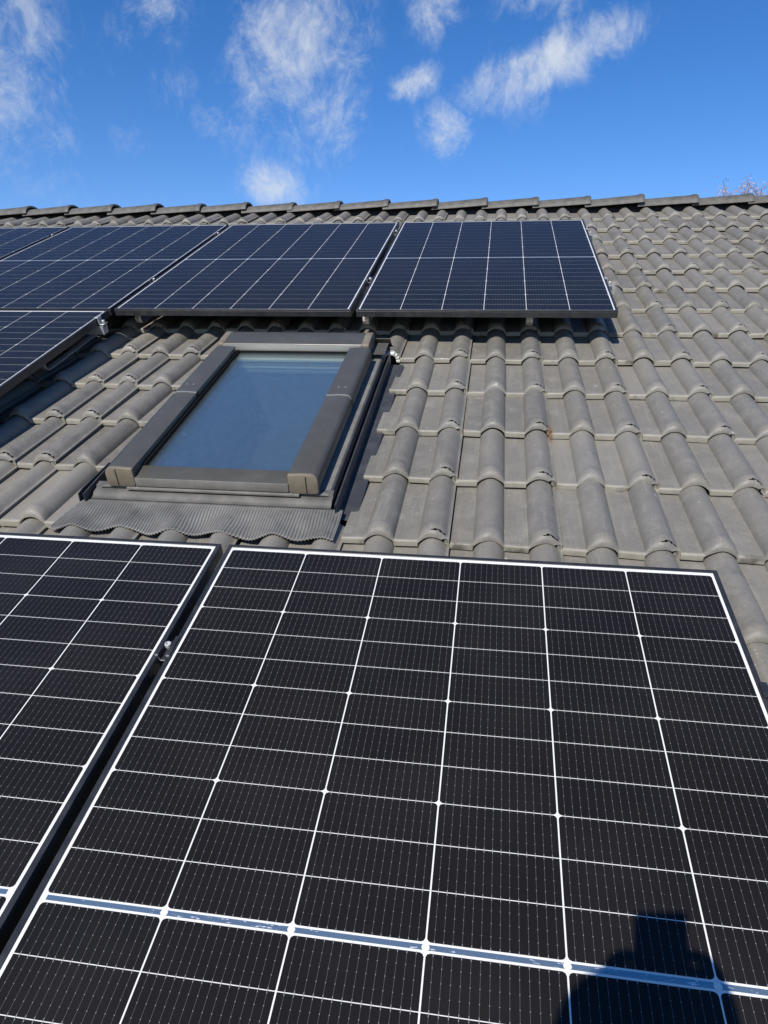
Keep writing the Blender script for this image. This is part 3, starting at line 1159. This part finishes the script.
# kerb below the sash and the flat top of the apron
kb = MB()
kb.sheet([(.470, -.122), (.450, -.124), (.447, -.131), (.425, -.134), (.418, -.141), (.404, -.1445)], WX0 - .050, WX1 + .040, .002, axis='x')
kb.build('apron_plate', MAT_FLASH, sk, smooth=40)
# left end: folded upstand standing beside the cut tile
uf = MB()
uf.prism([(.386, -.163), (.60, -.172), (.60, -.128), (.42, -.118), (.392, -.120)], WX0 - .083, WX0 - .0805, 'x')
uf.build('end_upstand', MAT_FLASHDARK, sk, smooth=0)
# top flashing plate behind the hood
tf = MB()
tf.sheet([(HB - .004, ZC - .022), (HB + .02, ZC - .05), (HB + .06, -.135), (HB + .12, -.150)], WX0 - .03, WX1 + .055, .0015, axis='x')
tf.box(WX1 - .013, WX1 + .046, 1.50, HB + .01, -.098, -.0965)
tf.build('top_flashing', MAT_FLASH, sk, smooth=40)


# pleated apron dressed over the rolls of the course below
def apron():
    b = MB()
    xa, xb = WX0 - .150, HX1 + .035
    nx, ny = 900, 14
    ybot = 0.258
    vs = []
    for j in range(ny + 1):
        s_ = j / ny
        for i in range(nx + 1):
            x_ = xa + (xb - xa) * i / nx
            yt = .4045
            # narrow at the top, wider at the bottom
            xx = x_
            if True:
                xx = max(min(x_, HX1 - .022), WX0 - .066 - .055 * s_)
            yb_ = ybot + .006 * math.sin(x_ * 23) + .003 * math.sin(x_ * 61 + 1)
            y_ = yt + (yb_ - yt) * s_
            ztop = -.1460
            zf_ = ZF - DROP / L * (y_ - (NOSE0 - L))
            cw_ = .5 + .5 * math.cos(2 * math.pi * (xx - ROLL0) / P)
            zs = zf_ + .019 + (ROLLH - .018) * cw_
            k_ = min(1, s_ / .85)
            k_ = k_ * k_ * (3 - 2 * k_)
            z_ = ztop * (1 - k_) + zs * k_ + .006 * math.sin(math.pi * s_) * (1 - cw_) + .0035 * math.sin(xx * 19 + s_ * 3) * math.sin(math.pi * s_) + .002 * math.sin(xx * 53 + s_ * 7) * math.sin(math.pi * s_)
            if y_ < .367:
                z_ = max(z_, zf_ + float(roll_z(np.array(xx))) + .003)
            amp = .0023 * min(1, s_ * 8)
            z_ += amp * math.sin(2 * math.pi * (x_ + .004 * s_ * math.sin(x_ * 31)) / .0092)
            vs.append((xx, y_, z_))
    fs = [(j * (nx + 1) + i, j * (nx + 1) + i + 1, (j + 1) * (nx + 1) + i + 1, (j + 1) * (nx + 1) + i) for j in range(ny) for i in range(nx)]
    b.add(vs, fs)
    o_ = b.build('apron', MAT_APRON, sk, smooth=0)
    o_.data.polygons.foreach_set('use_smooth', [True] * len(o_.data.polygons))
    sm = o_.modifiers.new('thickness', 'SOLIDIFY')
    sm.thickness = .0012
    sm.offset = -1


apron()

# glass, seal, lining and blind
ZG = ZC - .032
pn = MB()
pn.box(IXa - .012, IXb + .012, YF + .050, HF + .012, ZG - .004, ZG)
pn.box(IXa - .012, IXb + .012, YF + .050, HF + .012, ZG - .022, ZG - .018)
pn.build('pane', MAT_PANE, sk, smooth=0)
se = MB()
for s_, xx in ((-1, IXa), (1, IXb)):
    se.box(xx - .0015 if s_ < 0 else xx - .010, xx + .010 if s_ < 0 else xx + .0015, YF + .062, HF - .001, ZG + .0006, ZG + .010)
    se.box(xx + .0102 if s_ < 0 else xx - .0125, xx + .0125 if s_ < 0 else xx - .0102, YF + .064, HF - .001, ZG + .0006, ZG + .004)
se.box(IXa + .013, IXb - .013, HF - .012, HF - .0045, ZG + .0006, ZG + .008)
se.build('seal', MAT_RUBBER, sk, smooth=0)
ln = MB()
za_, zb_ = -0.62, ZG - .030
lx0, lx1, ly0, ly1 = IX0 + .03, IX1 - .03, IY0 + .035, IY1 - .03
ln.box(lx0 - .02, lx0, ly0, ly1, za_, zb_)
ln.box(lx1, lx1 + .02, ly0, ly1, za_, zb_)
ln.box(lx0 - .02, lx1 + .02, ly0 - .02, ly0, za_, zb_)
ln.box(lx0 - .02, lx1 + .02, ly1, ly1 + .02, za_, zb_)
ln.build('lining', principled('shade_tinted_lining', (0.16, 0.18, 0.19), 0.7), sk, smooth=0)  # grey-blue colour stands in for the shade deep inside
MAT_BLIND2 = principled('shaded_sash_wood', (0.55, 0.60, 0.58), 0.7)  # duller copy of the pale strips, shade put into the colour
bl = MB()
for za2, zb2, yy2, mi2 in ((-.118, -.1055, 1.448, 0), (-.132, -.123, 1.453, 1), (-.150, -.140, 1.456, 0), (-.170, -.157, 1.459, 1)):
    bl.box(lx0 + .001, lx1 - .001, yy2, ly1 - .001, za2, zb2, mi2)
bl.build('blind', [MAT_BLIND, MAT_BLIND2], sk, bevel=.002, smooth=40)

# broken mortar in the open roll beside the top right corner of the skylight
mo = MB()
cx, cy = ROLL0 - 6 * P, NOSE0 + 4 * L
for k_ in range(9):
    a = math.pi * (k_ + .5) / 9
    r_ = .030
    x_, z_ = cx + .037 * math.cos(a), ZF - .020 + .042 * math.sin(a)
    mo.box(x_ - .009 * random.uniform(.7, 1.2), x_ + .009, cy - .012 * random.uniform(.6, 1.4), cy + .02, z_ - .006, z_ + .005 * random.uniform(.6, 1.2))
mo_ = mo.build('mortar_bead', MAT_MORTAR, roof, bevel=.002, bseg=1)

# ------------------------------------------------------------------ tree beyond the ridge
def leaf_material(name, c1, c2):
    m, t, out = new_mat(name)
    b = t.n('ShaderNodeBsdfPrincipled')
    t.l(b.outputs[0], out.inputs[0])
    rnd = t.n('ShaderNodeAttribute', attribute_name='tint').outputs['Fac']
    t.l(t.mix(rnd, (*c1, 1), (*c2, 1)), b.inputs['Base Color'])
    b.inputs['Roughness'].default_value = 0.75
    b.inputs['Specular IOR Level'].default_value = 0.2
    return m


MAT_BARK = principled('grey_bark', (0.20, 0.14, 0.115), 0.9, var=0.25, scale=9, bump=0.6)
MAT_BLOSSOM = leaf_material('russet_leaf', (0.28, 0.15, 0.11), (0.50, 0.36, 0.29))


def tree(az, dist, top_el, spread, label, seed):
    r_ = random.Random(seed)
    camw = cam.matrix_world.translation
    d = direction(az, 0)
    bx, by = camw.x + d.x * dist, camw.y + d.y * dist
    top = camw.z + math.tan(math.radians(top_el)) * dist
    t = thing('tree', label, 'tree', (bx, by, 0), frame=False, group='bare twigged trees behind the ridge')
    tb, lf = MB(), MB()
    tips = []

    def grow(p, dr, ln_, rad, depth):
        pts, rs = [p], [rad]
        n = 5
        for k_ in range(n):
            dr = (dr + Vector((r_.gauss(0, .10), r_.gauss(0, .10), r_.gauss(.03, .06)))).normalized()
            p = p + dr * ln_ / n
            pts.append(p)
            rs.append(rad * (1 - .45 * (k_ + 1) / n))
        tb.tube(pts, rs, 8 if depth < 2 else 4)
        if depth >= 4:
            tips.extend(pts[1:])
            return
        nb = (4, 5, 4, 3)[depth]
        for k_ in range(nb):
            a = 2 * math.pi * (k_ + r_.random() * .7) / nb
            sp = r_.uniform(.45, .95)
            side = Vector((math.cos(a), math.sin(a), 0))
            nd = (dr * (1 - .35 * sp) + side * sp * spread).normalized()
            grow(pts[r_.choice((3, 4, 5, 5))], nd, ln_ * r_.uniform(.55, .78), rs[-1] * .68, depth + 1)
        grow(pts[-1], dr, ln_ * .72, rs[-1] * .85, depth + 1)
    grow(Vector((0, 0, 0)), Vector((0, 0, 1)), top * .40, .16, 0)
    hmax = max(p.z for p in tips)
    hi = [p for p in tips if p.z > .93 * hmax]
    off = Vector((sum(p.x for p in hi) / len(hi), sum(p.y for p in hi) / len(hi), 0))
    t.location = t.location - off * (top / hmax)
    s_ = top / hmax
    for _ in range(230):
        r_c = 1.15 * math.sqrt(r_.random())
        a = r_.uniform(0, 2 * math.pi)
        zt_ = top - .75 * (r_c / 1.15) ** 2 - abs(r_.gauss(0, .28))
        tip = (off * s_ + Vector((r_c * math.cos(a), r_c * math.sin(a), zt_))) / s_
        root_ = tip + Vector((-math.cos(a) * .30 + r_.gauss(0, .1), -math.sin(a) * .30 + r_.gauss(0, .1), -r_.uniform(.35, .7))) / s_
        midp = (tip + root_) / 2 + Vector((r_.gauss(0, .04), r_.gauss(0, .04), r_.gauss(0, .03))) / s_
        tb.tube([root_, midp, tip], [.007, .005, .003], 4)
        tips.extend([tip, tip * .6 + midp * .4, midp])
    tb.v = [(x_ * s_, y_ * s_, z_ * s_) for x_, y_, z_ in tb.v]
    tint = []
    for p in tips:
        p = p * s_
        for _ in range(4):
            c = p + Vector((r_.gauss(0, .07), r_.gauss(0, .07), r_.gauss(0, .06)))
            a = Vector((r_.gauss(0, 1), r_.gauss(0, 1), r_.gauss(0, 1))).normalized()
            b_ = a.orthogonal().normalized()
            sz = r_.uniform(.012, .030)
            n_ = a.cross(b_) * sz * .25
            lf.add([c - a * sz, c + b_ * sz * .6 + n_, c + a * sz, c - b_ * sz * .6 + n_], [(0, 1, 2), (0, 2, 3)])
            tint += [r_.random()] * 4
    tb.build('trunk', MAT_BARK, t, smooth=60)
    lo_ = lf.build('crown', MAT_BLOSSOM, t, smooth=0)
    at_ = lo_.data.attributes.new('tint', 'FLOAT', 'POINT')
    at_.data.foreach_set('value', tint)


tree(17.1, 15.0, 11.98, 1.0, 'russet twigged tree whose top shows over the ridge at the right', 5)

# ------------------------------------------------------------------ the photographer, whose shadow falls on the near panel
MAT_SKIN = principled('skin', (0.55, 0.36, 0.27), 0.55)
MAT_JACKET = principled('dark_work_jacket', (0.04, 0.045, 0.06), 0.85, var=0.2, scale=30)
MAT_TROUSER = principled('grey_work_trousers', (0.07, 0.07, 0.075), 0.9)
MAT_HAIR = principled('dark_hair', (0.03, 0.022, 0.016), 0.7)
MAT_WOOD = principled('scaffold_board', (0.34, 0.25, 0.15), 0.85, var=0.2, scale=12)
MAT_SCREEN = principled('phone_glass', (0.01, 0.01, 0.012), 0.08)

RT3 = M.to_3x3()
c_r, c_u, c_f = (RT3 @ Vector(v) for v in (Rc[0], Rc[1], (-Rc[2][0], -Rc[2][1], -Rc[2][2])))
camw = cam.matrix_world.translation
# the phone stands just behind the lens, its back to the roof
pc = camw - c_f * 0.022 - c_u * 0.066 + c_r * 0.014
PM = Matrix.Translation(pc) @ Matrix((c_r, c_u, -c_f)).transposed().to_4x4()
ph = bpy.data.objects.new('phone', None)
COL.objects.link(ph)
ph.matrix_world = PM
tag(ph, 'slim black phone held up in both hands by the person behind the panels', 'phone')
b = MB()
b.box(-.0355, .0355, -.0735, .0735, -.004, .004)
b.build('body', MAT_BLACK, ph, bevel=.0035, bseg=3)
b = MB()
b.box(-.033, .033, -.071, .071, .0041, .0046)
b.build('screen', MAT_SCREEN, ph, smooth=0)

hd_c = to_world(0.528, -1.556, 1.12)                 # centre of the head
feet = Vector((hd_c.x, hd_c.y - 0.27, hd_c.z - 1.60))
person = thing('person', 'person in a dark jacket holding a phone up with both hands at the eaves', 'person', tuple(feet), frame=False)


def rel(v):
    return Vector(v) - feet


V, E_, R_ = [], [], []


def vtx(p, r, parent=None):
    V.append(Vector(p))
    R_.append(r)
    if parent is not None:
        E_.append((parent, len(V) - 1))
    return len(V) - 1


hz = rel(hd_c)
pel = vtx((0, 0.02, .90), (.155, .115))
wai = vtx((0, 0.06, 1.06), (.135, .10), pel)
che = vtx((0, 0.13, 1.24), (.155, .115), wai)
shb = vtx((0, 0.185, 1.38), (.12, .085), che)
nck = vtx((hz.x, hz.y - .045, hz.z - .135), (.055, .055), shb)
jaw = vtx((hz.x, hz.y - .005, hz.z - .065), (.068, .078), nck)
hed = vtx((hz.x, hz.y - .010, hz.z + .005), (.076, .092), jaw)
crn = vtx((hz.x, hz.y - .015, hz.z + .070), (.062, .076), hed)
pr_ = rel(pc)
HANDS = []
for s_ in (-1, 1):
    hip = vtx((s_ * .09, 0.02, .84), (.092, .095), pel)
    kne = vtx((s_ * .11, 0.045, .47), (.062, .066), hip)
    ank = vtx((s_ * .12, 0.0, .09), (.042, .045), kne)
    toe = vtx((s_ * .14, 0.13, .035), (.042, .030), ank)
    sh_ = vtx((s_ * .165, 0.19, 1.36), (.062, .060), shb)
    if s_ > 0:
        elb = vtx(rel(to_world(.775, -1.475, .93)), (.044, .044), sh_)
    else:
        elb = vtx((s_ * .25, .27, 1.12), (.044, .044), sh_)
    wr = pr_ - (c_u * .075) + c_r * (s_ * .060) - c_f * .030
    wri = vtx(wr, (.028, .026), elb)
    pm1 = vtx(wr + c_u * .045 + c_f * .012 - c_r * (s_ * .008), (.036, .020), wri)
    pm2 = vtx(wr + c_u * .072 + c_f * .022 - c_r * (s_ * .010), (.034, .016), pm1)
    HANDS.append((wr, s_, pm1, pm2))
    for k_, ln_ in enumerate((.9, 1.0, .95, .78)):
        o0 = wr + c_u * (.085 - k_ * .019) + c_f * (.034) + c_r * (s_ * (.002 - .002 * k_))
        a1 = vtx(o0, (.0095, .0095), pm2 if k_ < 2 else pm1)
        a2 = vtx(o0 + c_f * .010 * ln_ - c_r * (s_ * .022 * ln_), (.0085, .0085), a1)
        a3 = vtx(o0 + c_f * .004 - c_r * (s_ * .042 * ln_), (.0075, .0075), a2)
    t1 = vtx(wr + c_u * .050 - c_f * .006 - c_r * (s_ * .022), (.012, .012), pm1)
    t2 = vtx(wr + c_u * .072 + c_f * .004 - c_r * (s_ * .036), (.0095, .0095), t1)
pm_ = bpy.data.meshes.new('body')
pm_.from_pydata([tuple(v) for v in V], E_, [])
bo = link('body', pm_, person)
sk_ = bo.modifiers.new('skin', 'SKIN')
for i, r_ in enumerate(R_):
    pm_.skin_vertices[0].data[i].radius = r_
pm_.skin_vertices[0].data[0].use_root = True
sk_.use_smooth_shade = True
ss = bo.modifiers.new('smooth', 'SUBSURF')
ss.levels = 2
ss.render_levels = 2
mcl, tcl, ocl = new_mat('clothes_and_skin')
bcl = tcl.n('ShaderNodeBsdfPrincipled')
tcl.l(bcl.outputs[0], ocl.inputs[0])
ocz = tcl.n('ShaderNodeSeparateXYZ')
tcl.l(tcl.n('ShaderNodeTexCoord').outputs['Object'], ocz.inputs[0])
c1 = tcl.mix(tcl.math('GREATER_THAN', ocz.outputs[2], 0.95), (0.07, 0.07, 0.075, 1), (0.04, 0.045, 0.06, 1))
hnd = tcl.math('GREATER_THAN', ocz.outputs[1], float(pr_.y - .060))
isk = tcl.math('MAXIMUM', tcl.math('GREATER_THAN', ocz.outputs[2], float(hz.z - .15)), hnd)
c1 = tcl.mix(isk, c1, (0.55, 0.36, 0.27, 1))
tcl.l(c1, bcl.inputs['Base Color'])
bcl.inputs['Roughness'].default_value = 0.7
pm_.materials.append(mcl)
# face and hair
fc = MB()
fc.add([(hz.x, hz.y + .080, hz.z + .012), (hz.x - .016, hz.y + .078, hz.z - .026), (hz.x + .016, hz.y + .078, hz.z - .026), (hz.x, hz.y + .106, hz.z - .022), (hz.x, hz.y + .07, hz.z - .034)],
       [(0, 1, 3), (0, 3, 2), (1, 4, 3), (3, 4, 2), (0, 2, 4, 1)])
fc.build('nose', MAT_SKIN, person)
for s_ in (-1, 1):
    ey = MB()
    ey.lathe([(.002, -.012), (.009, -.008), (.012, 0), (.009, .008), (.002, .012)], 12, (hz.x + s_ * .031, hz.y + .074, hz.z + .010))
    ey.build('eye', MAT_WHITE, person)
    ea = MB()
    ea.lathe([(.004, -.032), (.014, -.018), (.017, .008), (.012, .026), (.004, .032)], 10, (hz.x + s_ * .080, hz.y - .012, hz.z - .008))
    ea.build('ear', MAT_SKIN, person)
hr = MB()
prof_h = [(.088 * math.cos(math.radians(a)), .104 * math.sin(math.radians(a))) for a in range(-10, 91, 10)]
hr.lathe([(max(r_, .002), z_) for r_, z_ in prof_h], 20, (0, 0, 0))
ho = hr.build('hair', MAT_HAIR, person)
ho.matrix_basis = Matrix.Translation((hz.x, hz.y - .022, hz.z + .030)) @ Matrix.Rotation(math.radians(14), 4, 'X') @ Matrix.Diagonal((1, 1.15, 1, 1))

sc_ = thing('scaffold_platform', 'board platform on steel posts at the eaves under the person', 'scaffold', tuple(feet), frame=False)
b = MB()
for k_ in range(3):
    b.box(-1.2, 1.2, -.36 + k_ * .205, -.16 + k_ * .205, -.045, -.002)
b.build('boards', MAT_WOOD, sc_, bevel=.004, smooth=30)
for xx in (-1.1, 1.1):
    for yy in (-.32, .20):
        b = MB()
        b.tube([(xx, yy, -.05), (xx, yy, -feet.z)], .024, 12)
        b.build('post', MAT_ALU, sc_)
    b = MB()
    b.tube([(xx, -.34, -.072), (xx, .24, -.072)], .024, 12)
    b.build('cross_tube', MAT_ALU, sc_)
